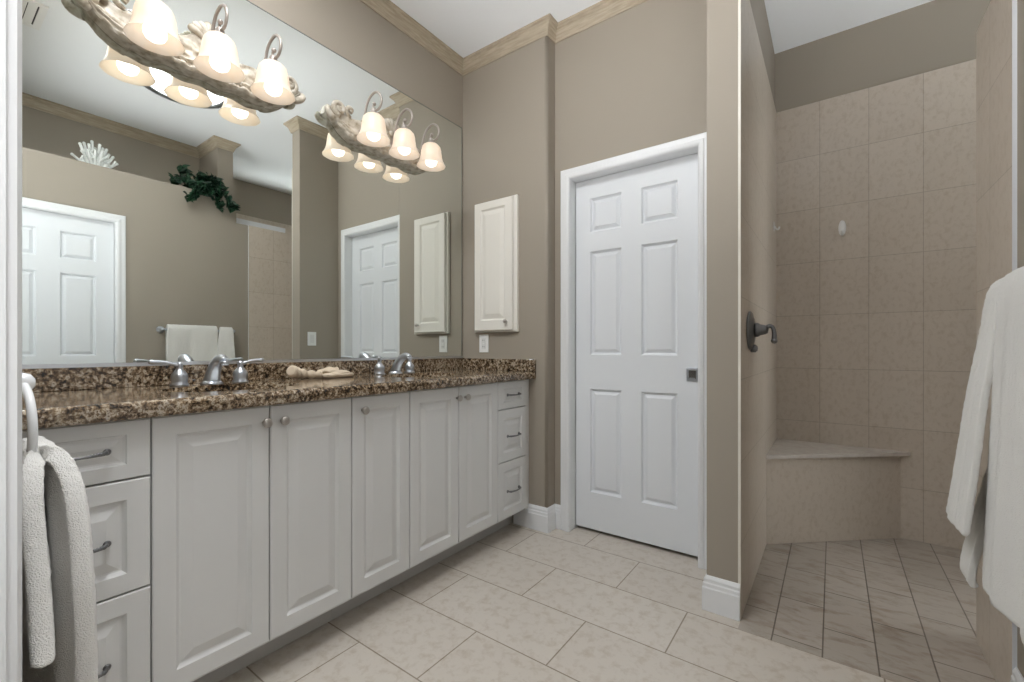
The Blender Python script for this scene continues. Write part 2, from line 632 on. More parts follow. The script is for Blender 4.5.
for y0, y1, z0, z1 in ((1.79, WY0, .001, TILE_TOP), (WY1, YB, .001, TILE_TOP), (WY0, WY1, .001, WZ2), (WY0, WY1, WZ3, TILE_TOP)):
    bx(bm, XSR - .006, XSR - .0002, y0, y1, z0, z1)
struct('wall_shower_right_tile', bm, M['tile_side'], 'tiled lower part of the far right shower wall', 'wall')
bm = bmesh.new()
for y0, y1, z0, z1 in ((WY0, WY0 + .03, WZ2, WZ3), (WY1 - .03, WY1, WZ2, WZ3), (WY0 + .03, WY1 - .03, WZ2, WZ2 + .03), (WY0 + .03, WY1 - .03, WZ3 - .03, WZ3)):
    bx(bm, 1.42, 1.47, y0, y1, z0, z1)
w2 = struct('fill_window', bm, M['white_trim'], 'white framed window added out of view to light the shower', 'window')
obj('pane', box(1.443, 1.447, WY0 + .03, WY1 - .03, WZ2 + .03, WZ3 - .03), gm, w2)

# right wall, with an opening for door 2, the plant ledge and the recess above
LED = 2.41
LE = 1.785           # end of the tall part of the ledge wall
D2Y0, D2Y1, D2H = .246, .948, 2.012
bm = bmesh.new()
bx(bm, XR, .54, NW, D2Y0 - .012, 0, 2.2)
bx(bm, XR, .54, D2Y1 + .012, YS0, 0, 2.2)
bx(bm, XR, .54, D2Y0 - .012, D2Y1 + .012, D2H + .012, 2.2)
bx(bm, XR, .90, NW, LE, 2.2, LED)
struct('wall_right', bm, M['paint'], 'taupe right wall topped by a deep plant ledge', 'wall')
struct('wall_right_recess', box(.90, 1.0, -.02, LE, 2.2, HC), M['paint'], 'taupe recess wall behind the plant ledge', 'wall')
struct('wall_right_column', box(.50, .90, 1.66, LE, LED, HC), M['paint'], 'taupe column at the end of the plant ledge', 'wall')
bm = bmesh.new()
bx(bm, .54, XSR + .1, 1.69, LE, 0, 2.2)
bx(bm, 1.0, XSR + .1, 1.69, LE, 2.2, HC)
struct('wall_shower_near', bm, M['paint'], 'near wall of the hidden end of the shower', 'wall')
bm = bmesh.new()
bx(bm, XRT, .55, YS0, YS1, .001, 2.2)
o = struct('wall_right_tile', bm, [M['tile_side'], M['tile_edge'], M['tile_back']], 'tiled stub wall at the right of the shower entry', 'wall')
for p in o.data.polygons:
    if p.normal.y < -.9:
        p.material_index = 1
    elif p.normal.y > .9:
        p.material_index = 2
struct('trim_1', box(.485, .555, LE, YS1 - .02, 2.2005, 2.262), M['tile_edge'], 'pale cap trim on top of the tiled stub wall', 'trim')

# near wall with the doorway the camera looks through
JX = -.965
bm = bmesh.new()
bx(bm, XL, JX - .012, -.02, NW, 0, HC)
bx(bm, JX - .012, .36, -.02, NW, 2.10, HC)
bx(bm, .36, .90, -.02, NW, 0, HC)
struct('wall_near', bm, M['paint'], 'taupe near wall with the open doorway', 'wall')
struct('wall_light_block', box(.36, .46, -.65, -.0205, 0, 2.4), M['paint'], 'unseen taupe wall added behind the camera to block light', 'wall')  # added out of view to keep light off the doorway casing
bm = bmesh.new()
bx(bm, JX - .012, JX, -.02, NW + .003, 0, 2.09)
sweep(bm, [(JX - .012, 0), (JX - .012, 2.09)], [(-.058, NW), (-.058, NW + .014), (-.044, NW + .02), (-.02, NW + .017), (0.0, NW + .02), (.010, NW + .014), (.010, NW)],
      lambda a, b, c: (a, c, b))
struct('trim_2', bm, M['white_trim'], 'white door casing at the left edge of the view', 'trim')

# crown moulding
CP = [(0, HC - .0785), (.006, HC - .0785), (.009, HC - .066), (.013, HC - .060), (.017, HC - .046), (.027, HC - .029),
      (.036, HC - .022), (.038, HC - .016), (.0475, HC - .012), (.0475, HC - .0005), (0, HC - .0005)]
bm = sweep(bmesh.new(), [(XL, NW), (XL, YV), (XJ, YV), (XJ, YW), (XP0, YW), (XP0, YP), (XP1, YP), (XP1, YP + .05)], CP)
struct('trim_3', bm, M['crown'], 'tan glazed crown moulding around the main room', 'trim')
bm = sweep(bmesh.new(), [(.58, LE), (.50, LE), (.50, 1.66), (.90, 1.66), (.90, NW)], CP)
struct('trim_4', bm, M['crown'], 'tan crown moulding above the plant ledge recess', 'trim')

# baseboards
BP = [(0, 0.001), (.015, 0.001), (.015, .092), (.0125, .098), (.0125, .110), (.0095, .115), (.0095, .126), (.006, .134), (.003, .140), (0, .140)]
struct('baseboard_far', sweep(bmesh.new(), [(-1.56, YV), (XJ, YV), (XJ, YW), (-1.2865, YW)], BP), M['white_trim'],
       'white stepped baseboard beside the vanity toe kick', 'baseboard')
struct('baseboard_partition', sweep(bmesh.new(), [(-.471, YW), (XP0, YW), (XP0, YP), (XP1 - .002, YP)], BP), M['white_trim'],
       'white stepped baseboard on the partition wall end', 'baseboard')
struct('baseboard_right', sweep(bmesh.new(), [(XR, YS0), (XR, D2Y1 + .085)], BP), M['white_trim'],
       'white baseboard under the hanging bath towels', 'baseboard')

# door casings
KP = [(-.058, 0), (-.058, .010), (-.052, .013), (-.030, .013), (-.026, .017), (-.012, .019), (-.004, .016), (0, .010), (0, 0)]


def casing(name, path, mapf, label):
    struct(name, sweep(bmesh.new(), path, KP, mapf), M['white_trim'], label, 'trim')


casing('trim_5', [(DX1, 0.001), (DX1, DH), (DX0, DH), (DX0, 0.001)][::-1], lambda a, b, c: (a, YW - c, b), 'white casing around the pocket door')
casing('trim_6', [(D2Y0, 0.001), (D2Y0, D2H), (D2Y1, D2H), (D2Y1, 0.001)], lambda a, b, c: (XR - c, a, b),
       'white casing around the reflected right wall door')
# jambs
bm = bmesh.new()
bx(bm, DX0 - .012, DX0, YW + .001, 2.40, 0.001, DH)
bx(bm, DX1, DX1 + .012, YW + .001, 2.40, 0.001, DH)
bx(bm, DX0 - .012, DX1 + .012, YW + .001, 2.40, DH, DH + .012)
struct('trim_7', bm, M['white_trim'], 'white jamb lining of the pocket door', 'trim')
bm = bmesh.new()
bx(bm, XR + .001, .53, D2Y0 - .012, D2Y0, 0.001, D2H)
bx(bm, XR + .001, .53, D2Y1, D2Y1 + .012, 0.001, D2H)
bx(bm, XR + .001, .53, D2Y0 - .012, D2Y1 + .012, D2H, D2H + .012)
struct('trim_8', bm, M['white_trim'], 'white jamb lining of the right wall door', 'trim')

# doors
DR = [(0, 0), (.006, -.012), (.013, -.0155), (.032, -.003)]
slab0 = DX0 + .004
px = [(-1.132, -.944), (-.832, -.643)]
pz = [(.232, .827), (1.022, 1.616), (1.727, 1.922)]
bm = panel_slab(bmesh.new(), (slab0, 2.330, .018), (1, 0, 0), (0, 0, 1), (0, -1, 0), DX1 - .002 - slab0, DH - .020, .035,
                [(a - slab0, c - .018, b - slab0, d - .018) for a, b in px for c, d in pz], DR)
d1 = struct('door_1', bm, M['door'], 'white six panel pocket door in the far wall', 'door')
bm = bx(bmesh.new(), -.598, -.540, 2.3235, 2.3298, .894, .961, bev=.0015)
h1 = obj('handle', bm, M['chrome'], d1)
h1['label'] = 'square chrome flush pull'
bm = box(-.586, -.552, 2.3225, 2.3232, .907, .948)
obj('recess', bm, mat('dark chrome cup', (.22, .21, .20), .25, 1.0), h1)
bm = bx(bmesh.new(), -.583, -.557, 2.3205, 2.3228, .902, .911)
obj('latch', bm, M['chrome'], h1)

s0 = D2Y0 + .003
wS = D2Y1 - .006 - D2Y0
cols2 = [(.1, .1 + .19), (wS - .1 - .19, wS - .1)]
bm = panel_slab(bmesh.new(), (XR + .028, s0 + wS, .012), (0, -1, 0), (0, 0, 1), (-1, 0, 0), wS, D2H - .015, .035,
                [(a, c - .012, b, d - .012) for a, b in cols2 for c, d in [(.232, .815), (1.005, 1.595), (1.70, 1.892)]], DR)
struct('door_2', bm, M['door'], 'white six panel door in the right wall seen in the mirror', 'door')

# ------------------------------------------------------------------ vanity cabinets
XF = -1.445          # face of doors and drawers
XC = -1.466          # face of the carcass
Z0, Z1 = .130, .876
CR = [(0, 0), (.004, -.0045), (.009, -.0085), (.013, -.009), (.040, -.0005)]
VG = 'white vanity cabinets under the granite worktop'


def knob(parent, y, z, m=None, X=XF):
    bm = lathe(bmesh.new(), [(.006, 0), (.0055, .012), (.009, .016), (.0145, .020), (.0155, .025), (.013, .029), (.007, .031), (0, .0315)],
               (X, y, z), 18, 'X')
    return obj('knob', bm, m or M['nickel'], parent)


def pull(parent, yc, z, half=.053):
    pts = smooth_path([(XF, yc - half, z), (XF + .017, yc - half + .006, z), (XF + .026, yc - half * .5, z - .001), (XF + .029, yc, z - .001),
                       (XF + .026, yc + half * .5, z - .001), (XF + .017, yc + half - .006, z), (XF, yc + half, z)], 6)
    n = len(pts)
    rs = []
    for i in range(n):
        t = abs(i / (n - 1) - .5) * 2
        rs.append(.0038 + .0016 * math.exp(-((t - .62) / .16) ** 2) + .0012 * (t > .93))
    bm = tube(bmesh.new(), pts, rs, 10)
    for s in (-1, 1):
        ball(bm, (XF + .003, yc + s * half, z), .0085, 10, (.5, 1, 1))
    for k in range(5):
        for s in (-1, 1):
            ball(bm, (XF + .0215 + .0015 * k, yc + s * (half - .009 - .006 * k), z), .0052 - .0003 * k, 8)
    return obj('pull', bm, M['pewter'], parent)


def front(name, parent, y0, y1, z0, z1, m=.052):
    w, h = y1 - y0, z1 - z0
    mm = min(m, h * .24)
    bm = panel_slab(bmesh.new(), (XF, y0, z0), (0, 1, 0), (0, 0, 1), (1, 0, 0), w, h, .019, [(m, mm, w - m, h - mm)],
                    CR if h > .2 else [(0, 0), (.003, -.004), (.008, -.006), (.012, -.006), (.028, -.001)])
    return obj(name, bm, M['cabinet'], parent)


def carcass(label, y0, y1, zt=.8785):
    r = thing('vanity_cabinet', label, 'cabinet', (-1.72, (y0 + y1) / 2, 0), VG)
    bm = bmesh.new()
    e = .0006
    bx(bm, -1.978, XC - .001, y0 + e, y0 + .018, .115, zt)
    bx(bm, -1.978, XC - .001, y1 - .018, y1 - e, .115, zt)
    bx(bm, -1.978, XC - .001, y0 + .018, y1 - .018, .115, .131)
    bx(bm, -1.978, -1.970, y0 + .018, y1 - .018, .131, zt)
    obj('carcass', bm, M['cabinet'], r)
    bm = bmesh.new()                                   # face frame behind the fronts
    for a, b_ in ((y0 + e, y0 + .03), (y1 - .03, y1 - e)):
        bx(bm, XC - .001, XC, a, b_, .115, zt)
    bx(bm, XC - .001, XC, y0 + .03, y1 - .03, .115, .16)
    bx(bm, XC - .001, XC, y0 + .03, y1 - .03, zt - .03, zt)
    obj('face_frame', bm, M['cabinet'], r)
    obj('toe_kick', box(-1.60, -1.577, y0 + e, y1 - e, .001, .114), M['toe'], r)
    return r


def drawers(r, y0, y1, yc):
    for (a, b_), zp in zip(((.728, Z1), (.4405, .7235), (Z0, .4365)), (.803, .577, .274)):
        d = front('drawer', r, y0, y1, a, b_, .048)
        pull(d, yc, zp)
    obj('gap_shade', box(XC - .006, XC - .002, y0 + .02, y1 - .02, .14, .86), M['cabinet_shade'], r)  # dark sheet standing in for the shade in the drawer gaps


g = .0018
c1 = carcass('white three drawer vanity cabinet at the near end behind the ring towel', NW + .002, .384)
drawers(c1, NW + .012, .384 - g, .2425)
c2 = carcass('wide white two door vanity cabinet under the near sink', .384, .981)
for a, b_, k in ((.384 + g, .685 - g, .667), (.685 + g, .981 - g, .722)):
    d = front('door', c2, a, b_, Z0, Z1)
    knob(d, k, .826)
c3 = carcass('narrow white single door vanity cabinet between the two sink cabinets', .981, 1.259)
d = front('door', c3, .981 + g, 1.259 - g, Z0, Z1)
knob(d, 1.025, .824)
c4 = carcass('wide white two door vanity cabinet under the far sink', 1.259, 1.8655)
for a, b_, k in ((1.259 + g, 1.561 - g, 1.545), (1.561 + g, 1.8655 - g, 1.603)):
    d = front('door', c4, a, b_, Z0, Z1)
    knob(d, k, .823)
c5 = carcass('white three drawer vanity cabinet at the far end beside the wall', 1.8655, 2.1795)
drawers(c5, 1.8655 + g, 2.138, 2.002)
obj('filler', box(XC, XC + .008, 2.140, 2.1795, .115, .8785), M['cabinet'], c5)

# ------------------------------------------------------------------ granite worktop
ZC0, ZC1 = .8795, .924
SINKS = [(-1.69, .685), (-1.69, 1.545)]
bm = bmesh.new()
th = ZC1 - ZC0
r_e = .016
prof = [(-1.9805, ZC0), (-1.9805, ZC1)]
xe = -1.412
for k in range(7):
    t = PI / 2 * k / 6
    prof.append((xe - r_e + r_e * math.sin(t), ZC1 - r_e + r_e * math.cos(t)))
for k in range(5):
    t = PI / 2 * k / 4
    prof.append((xe - .010 + .010 * math.cos(t), ZC0 + .010 - .010 * math.sin(t)))
ends = []
for y in (NW + .0008, YV - .0008):
    ends.append([bm.verts.new((x, y, z)) for x, z in prof])
k = len(prof)
for j in range(k):
    bm.faces.new((ends[0][j], ends[1][j], ends[1][(j + 1) % k], ends[0][(j + 1) % k]))
bm.faces.new(ends[0]); bm.faces.new(ends[1][::-1])
top = thing('countertop', 'long polished brown speckled granite worktop over the white cabinets', 'countertop', (-1.70, 1.14, ZC0))
slab = obj('slab', bm, M['granite'], top)
cut = bmesh.new()
for sx, sy in SINKS:
    lathe(cut, [(1, -.1), (1, .2)], (sx, sy, ZC0), 64, 'Z', .158, .212)
cutter = obj('cutter', cut, M['granite'])
mod = slab.modifiers.new('cut', 'BOOLEAN'); mod.object = cutter; mod.operation = 'DIFFERENCE'; mod.solver = 'EXACT'
cutter.location = -Vector((0, 0, 0))
bpy.context.view_layer.update()
me2 = bpy.data.meshes.new_from_object(slab.evaluated_get(bpy.context.evaluated_depsgraph_get()))
slab.modifiers.clear()
slab.data = me2
bpy.data.objects.remove(cutter)
for p in slab.data.polygons:
    p.use_smooth = False
obj('backsplash', bx(bmesh.new(), -1.9805, -1.961, NW + .001, YV - .0008, ZC1 + .0003, .996, bev=.002), M['granite'], top)
bm = bx(bmesh.new(), -1.9607, -1.406, 2.161, YV - .0008, ZC1 + .0003, .994, bev=.002)
obj('side_splash', bm, M['granite'], top)
# small granite tail where the splash drops past the cabinet edge
obj('edge_end', bx(bmesh.new(), -1.4115, -1.406, 2.158, YV - .0008, ZC0, ZC1, bev=.002), M['granite'], top)

# sinks
for (sx, sy), lb in zip(SINKS, ('white oval undermount sink by the near faucet', 'white oval undermount sink by the far faucet')):
    s = thing('sink', lb, 'sink', (sx, sy, ZC0 - .15), 'undermount sinks in the granite worktop')
    pr = [(.62 + .45, ZC0 - .0006), (1.0, ZC0 - .0006), (.985, ZC0 - .02), (.93, ZC0 - .07), (.80, ZC0 - .115), (.55, ZC0 - .138), (.2, ZC0 - .148), (.1, ZC0 - .149),
          (.1, ZC0 - .156), (.55, ZC0 - .146), (.83, ZC0 - .121), (.97, ZC0 - .07), (1.02, ZC0 - .02), (1.07, ZC0 - .012)]
    bm = bmesh.new()
    lathe(bm, pr + [pr[0]], (sx, sy, 0), 48, 'Z', .162, .216)
    obj('basin', bm, M['porcelain'], s)
    obj('drain', lathe(bmesh.new(), [(.026, ZC0 - .1478), (.024, ZC0 - .1455), (.012, ZC0 - .144), (0, ZC0 - .1438)], (sx, sy, 0), 20), M['chrome'], s)


# faucets
def faucet(y, label, ang):
    z = ZC1
    X = -1.885
    r = thing('faucet', label, 'faucet', (X, y, z), 'widespread chrome faucets behind the sinks')
    bm = lathe(bmesh.new(), [(.036, 0.0004), (.036, .005), (.031, .010), (.0285, .014)], (X, y, z), 24)
    pts = smooth_path([(X, y, z + .01), (X + .010, y, z + .036), (X + .030, y, z + .066), (X + .060, y, z + .088), (X + .088, y, z + .096), (X + .110, y, z + .087)], 6)
    n = len(pts)
    rs = [.0285 - .0135 * (i / (n - 1)) ** .75 for i in range(n)]
    tube(bm, pts, rs, 18)
    d = Vector((X + .115, y, z + .086))
    lathe(bm, [(.0135, 0), (.0135, .012), (.010, .016)], (d.x - .004, d.y, d.z - .012), 16)
    obj('spout', bm, M['chrome'], r)
    for s, a in ((-1, ang[0]), (1, ang[1])):
        c = (X - .003, y + s * .100, z)
        bm = lathe(bmesh.new(), [(.0285, .0004), (.0285, .006), (.024, .011), (.0245, .022), (.026, .032), (.0245, .041), (.017, .052),
                                 (.0105, .060), (.0095, .070), (.0105, .076), (.008, .083), (0, .086)], c, 22)
        hnd = obj('handle', bm, M['chrome'], r)
        dx, dy = math.cos(R(a)), math.sin(R(a))
        p0 = Vector((c[0], c[1], z + .072))
        lp = smooth_path([p0, p0 + Vector((dx * .03, dy * .03, .010)), p0 + Vector((dx * .05, dy * .05, .014)), p0 + Vector((dx * .080, dy * .080, .015))], 5)
        n2 = len(lp)
        bm = tube(bmesh.new(), lp, [.0075 - .002 * math.sin(PI * i / (n2 - 1)) + .0015 * (i / (n2 - 1)) for i in range(n2)], 12)
        ball(bm, lp[-1], .0088, 12)
        obj('lever', bm, M['chrome'], hnd)
    return r


faucet(.682, 'chrome widespread faucet at the near sink with levers spread sideways', (-97, 88))
faucet(1.542, 'chrome widespread faucet at the far sink with levers turned forward', (-38, -38))

# ------------------------------------------------------------------ mirror
mr = thing('wall_mirror', 'huge frameless mirror filling the wall above the granite backsplash', 'mirror', (XL, 1.14, 1.0))
obj('glass', box(XL + .0006, XL + .004, NW + .004, 2.1655, 1.0087, 2.510), M['mirror'], mr)
bm = bmesh.new()
bx(bm, XL + .0004, XL + .0048, NW + .004, 2.1675, 2.5102, 2.5132)
bx(bm, XL + .0004, XL + .0048, 2.1657, 2.1687, 1.0, 2.5102)
e_ = obj('edge', bm, M['edge_dark'], mr)
e_['label'] = 'dark polished mirror edge'
e_ = obj('bottom_channel', bx(bmesh.new(), XL + .0004, XL + .012, NW + .004, 2.1655, .9965, 1.0085), M['channel'], mr)
e_['label'] = 'pale metal channel under the mirror'

# ------------------------------------------------------------------ medicine cabinet
mc = thing('medicine_cabinet', 'narrow cream medicine cabinet on the far end wall above the worktop', 'cabinet', (-1.695, YV, 1.16))
obj('body', bx(bmesh.new(), -1.862, -1.527, YV - .022, YV - .0008, 1.160, 1.981, bev=.002), M['med'], mc)
dw, dh = .297, .802
bm = panel_slab(bmesh.new(), (-1.848, YV - .041, 1.170), (1, 0, 0), (0, 0, 1), (0, -1, 0), dw, dh, .0185, [(.05, .062, dw - .055, dh - .045)], CR)
md = obj('door', bm, M['med'], mc)
bm = lathe(bmesh.new(), [(.005, 0), (.005, -.011), (.011, -.017), (.0125, -.022), (.009, -.027), (0, -.028)], (-1.592, YV - .041, 1.222), 16, 'Y')
obj('knob', bm, M['nickel'], md)


# switches / outlets
def decora(name, label, cat, loc, U, Nn, outlet):
    U, Nn, c = Vector(U), Vector(Nn), Vector(loc)
    r = thing(name, label, cat, loc)

    def slab_(u0, u1, z0, z1, d0, d1, bev=0):
        a = c + U * u0 + Nn * d0; b_ = c + U * u1 + Nn * d1
        return bx(bmesh.new(), min(a.x, b_.x), max(a.x, b_.x), min(a.y, b_.y), max(a.y, b_.y), c.z + z0, c.z + z1, bev=bev)
    obj('plate', slab_(-.037, .037, -.057, .057, .0006, .006, .002), M['plastic'], r)
    p = obj('receptacle' if outlet else 'rocker', slab_(-.0165, .0165, -.034, .034, .0061, .0085, .001), M['plastic_dim'], r)
    if outlet:
        for dz in (-.020, .020):
            for du in (-.006, .006):
                obj('slot', slab_(du - .0012, du + .0012, dz - .004, dz + .004, .0086, .0089), M['slot'], p)
        obj('button', slab_(-.006, .006, -.004, .004, .0086, .0098), M['plastic'], p)
    return r


decora('wall_outlet', 'white outlet plate below the medicine cabinet', 'outlet', (-1.800, YV, 1.090), (1, 0, 0), (0, -1, 0), True)
decora('light_switch', 'white light switch on the partition wall seen in the mirror', 'switch', (XP0, 2.022, 1.140), (0, 1, 0), (-1, 0, 0), False)


# ------------------------------------------------------------------ vanity light fixtures
def vanity_light(yc, label):
    r = thing('vanity_light', label, 'wall light', (XL + .005, yc, 2.09), 'three shade vanity lights mounted on the mirror')
    Xw = XL + .0052
    H = .362

    def zb(s):
        a = abs(s) / H
        return 2.092 + .004 * math.cos(s * 55) * (a < .62) + .105 * max(0, (a - .60) / .40) ** 2.0

    def zt(s):
        a = abs(s) / H
        return 2.205 + .080 * math.exp(-(s / .055) ** 2) + .016 * math.exp(-((abs(s) - .165) / .05) ** 2) + .024 * max(0, (a - .66) / .34) ** 1.3
    # carved body as a height field standing out from the mirror
    bm = bmesh.new()
    NS, NT = 120, 26
    grid = []
    for i in range(NS + 1):
        s = -H + 2 * H * i / NS
        row = []
        b0, t0 = zb(s), zt(s)
        for j in range(NT + 1):
            t = j / NT
            z = b0 + (t0 - b0) * t
            d = .050
            d += .012 * math.exp(-((t - .10) / .07) ** 2) + .010 * math.exp(-((t - .26) / .05) ** 2)
            d -= .020 * max(0, t - .25)
            if t < .04:
                d -= .010
            d -= .012 * max(0, (abs(s) / H - .75) / .25)
            # carving: acanthus ribs fanning out from the middle and shallow hollows
            an = math.atan2((t - .1) * .12, abs(s) + .02)
            d += .006 * math.sin(an * 20) * (1 if .38 < t < .96 else .0)
            d += .006 * math.cos(t * 26) * max(0, 1 - t * 1.3)
            d += .003 * noise.noise(Vector((s * 26, z * 36, 1.3)))
            d += .004 * math.cos(s * 150) * (1 if .03 < t < .18 else 0)
            row.append(bm.verts.new((Xw + max(.006, d), yc + s, z)))
        grid.append(row)
    for i in range(NS):
        for j in range(NT):
            f = bm.faces.new((grid[i][j], grid[i + 1][j], grid[i + 1][j + 1], grid[i][j + 1]))
            f.smooth = True
    # rim back to the mirror
    loop = [grid[i][0] for i in range(NS + 1)] + [grid[NS][j] for j in range(1, NT + 1)] + [grid[i][NT] for i in range(NS - 1, -1, -1)] + [grid[0][j] for j in range(NT - 1, 0, -1)]
    back = [bm.verts.new((Xw, v.co.y, v.co.z)) for v in loop]
    n = len(loop)
    for k in range(n):
        bm.faces.new((loop[k], back[k], back[(k + 1) % n], loop[(k + 1) % n]))
    bm.faces.new(back[::-1])
    bp_ = obj('backplate', bm, M['resin'], r)
    # scrolled ends
    for sg in (-1, 1):
        bm = bmesh.new()
        cy, cz = yc + sg * (H - .050), 2.222
        pts = []
        for k in range(30):
            t = k / 29
            a = -PI * .5 + sg * 0 + t * 2.6 * PI
            rr = .034 * (1 - .72 * t)
            pts.append((Xw + .040 + .010 * t, cy + sg * rr * math.cos(a), cz + rr * math.sin(a)))
        tube(bm, pts, [.013 - .004 * k / 29 for k in range(30)], 10)
        ball(bm, (Xw + .046, cy, cz), .012, 10)
        tube(bm, smooth_path([(Xw + .034, yc + sg * (H - .115), 2.205), (Xw + .040, yc + sg * (H - .09), 2.225), (Xw + .044, yc + sg * (H - .098), 2.247), (Xw + .044, yc + sg * (H - .118), 2.243), (Xw + .042, yc + sg * (H - .112), 2.228)], 5), .010, 8)
        # curled leaf tip at the very end
        tube(bm, smooth_path([(Xw + .030, yc + sg * (H - .03), 2.165), (Xw + .040, yc + sg * (H - .006), 2.172), (Xw + .044, yc + sg * (H + .010), 2.188), (Xw + .040, yc + sg * (H + .004), 2.204)], 5),
             [.018, .018, .017, .017, .016, .016, .016, .015, .015, .014, .014, .013, .012, .011, .010, .008], 10)
        obj('scroll', bm, M['resin'], r)
    # shell crest in the middle
    bm = bmesh.new()
    for k in range(-3, 4):
        a = PI / 2 + k * .36
        L_ = .070 if k else .078
        p0 = Vector((Xw + .040, yc, 2.228))
        p1 = p0 + Vector((.006, math.cos(a) * L_ * .6, math.sin(a) * L_ * .6))
        p2 = p0 + Vector((-.004, math.cos(a) * L_, math.sin(a) * L_))
        tube(bm, smooth_path([p0, p1, p2], 5), [.006, .008, .0095, .0105, .0115, .0125, .013, .0135, .0135, .012, .007], 9)
    ball(bm, (Xw + .046, yc, 2.222), .020, 12, (.8, 1, 1))
    obj('shell_crest', bm, M['resin'], r)
    # swags of beads along the lower moulding
    bm = bmesh.new()
    for k in range(-13, 14):
        s = k * .0185
        ball(bm, (Xw + .052, yc + s, zb(s) + .028 + .006 * math.sin(abs(k) * .8)), .0068, 8)
    obj('beading', bm, M['resin'], r)
    # three arms, holders, shades, bulbs
    XA = -1.830
    for dy in (-.1925, 0, .1925):
        y = yc + dy
        bm = bmesh.new()
        pts = smooth_path([(Xw + .035, y, 2.150), (-1.918, y, 2.185), (-1.901, y, 2.232), (-1.884, y, 2.277), (-1.858, y, 2.305), (-1.818, y, 2.316), (-1.785, y, 2.299),
                           (-1.769, y, 2.266), (-1.778, y, 2.236), (-1.800, y, 2.224), (-1.826, y, 2.231), (-1.836, y, 2.250), (-1.825, y, 2.260)], 5)
        n = len(pts)
        tube(bm, pts, [.0062 - .0012 * (i / n) for i in range(n)], 10)
        ball(bm, pts[-1], .0095, 10)
        lathe(bm, [(.012, 0), (.013, .004), (.008, .006)], (Xw + .036, y, 2.150), 12, 'X')
        a_ = obj('arm', bm, M['arm'], r)
        bm = lathe(bmesh.new(), [(.012, 2.238), (.015, 2.230), (.012, 2.222), (.024, 2.214), (.031, 2.205), (.033, 2.198), (.030, 2.1972)], (XA, y, 0), 18)
        obj('holder', bm, M['arm'], a_)
        po = [(.026, 2.2068), (.040, 2.2018), (.0505, 2.189), (.0555, 2.170), (.058, 2.150), (.0605, 2.130), (.065, 2.112), (.072, 2.097), (.0785, 2.087), (.0800, 2.0845)]
        pi_ = [(.077, 2.086), (.070, 2.0965), (.0625, 2.112), (.058, 2.130), (.0553, 2.150), (.0528, 2.169), (.048, 2.187), (.038, 2.199), (.024, 2.2035)]
        bm = lathe(bmesh.new(), po + pi_ + [po[0]], (XA, y, 0), 40, flute=.012, nfl=10)
        sh = obj('shade', bm, M['alabaster'], r)
        bm = bmesh.new()
        lathe(bm, [(.0, 2.080), (.014, 2.083), (.027, 2.092), (.033, 2.106), (.032, 2.120), (.024, 2.135), (.016, 2.150), (.013, 2.175), (.013, 2.196)], (XA, y, 0), 18)
        obj('bulb', bm, M['bulb'], sh)
    return r


v1 = vanity_light(.688, 'near three shade carved vanity light above the near sink')
dup(v1, (v1.location.x, 1.556, v1.location.z), 'far three shade carved vanity light above the far sink')

# ------------------------------------------------------------------ ceiling fittings
cl = thing('ceiling_light', 'round glowing ceiling light seen only in the mirror', 'ceiling light', (-.20, 1.19, HC))
bm = lathe(bmesh.new(), [(.235, HC - .010), (.245, HC - .018), (.262, HC - .020), (.278, HC - .014), (.285, HC - .0006), (.235, HC - .0006), (.235, HC - .010)], (-.20, 1.19, 0), 56)
obj('ring', bm, M['chrome'], cl)
bm = lathe(bmesh.new(), [(.2348, HC - .008), (.18, HC - .022), (.09, HC - .030), (0, HC - .032)], (-.20, 1.19, 0), 48)
obj('lens', bm, M['ceil_lens'], cl)
for x_, y_, lb in ((-1.40, .62, 'added ceiling fill light over the near end of the vanity'), (-.95, .36, 'added ceiling fill light between vanity and doorway'),
                   (-.62, .19, 'added ceiling fill light just inside the doorway')):
    cn = thing('added_fill_light', lb, 'ceiling light', (x_, y_, HC), 'added fill lights near the doorway')  # out of view, added only to brighten the room
    obj('ring', lathe(bmesh.new(), [(.085, HC - .004), (.10, HC - .006), (.112, HC - .0006), (.085, HC - .0006), (.085, HC - .004)], (x_, y_, 0), 32), M['plastic'], cn)
    obj('lens', lathe(bmesh.new(), [(.0848, HC - .003), (.05, HC - .006), (0, HC - .007)], (x_, y_, 0), 28), M['fill_lens'], cn)

vent = thing('air_vent', 'white rectangular ceiling air vent seen in the mirror corner', 'vent', (-.32, .35, HC))
bm = bmesh.new()
x0, x1, y0, y1 = -.465, -.172, .215, .475
bx(bm, x0, x1, y0, y0 + .03, HC - .008, HC - .0006); bx(bm, x0, x1, y1 - .03, y1, HC - .008, HC - .0006)
bx(bm, x0, x0 + .03, y0 + .03, y1 - .03, HC - .008, HC - .0006); bx(bm, x1 - .03, x1, y0 + .03, y1 - .03, HC - .008, HC - .0006)
obj('frame', bm, M['plastic'], vent)
obj('duct', box(x0 + .03, x1 - .03, y0 + .03, y1 - .03, HC - .003, HC - .0006), M['slot'], vent)
for k in range(5):
    yy = y0 + .036 + k * .039
    bm = bmesh.new()
    bx(bm, x0 + .03, x1 - .03, yy - .004, yy + .031, HC - .0065, HC - .0045)
    obj('slat', bm, M['plastic'], vent)

# ------------------------------------------------------------------ shower
sb = thing('shower_bench', 'triangular tiled corner bench in the shower', 'bench', (-.12, 3.10, 0))


def tri(bm, pts, z0, z1):
    lo = [bm.verts.new((x, y, z0)) for x, y in pts]
    hi = [bm.verts.new((x, y, z1)) for x, y in pts]
    bm.faces.new(lo[::-1]); bm.faces.new(hi)
    for k in range(3):
        bm.faces.new((lo[k], lo[(k + 1) % 3], hi[(k + 1) % 3], hi[k]))
    return bm


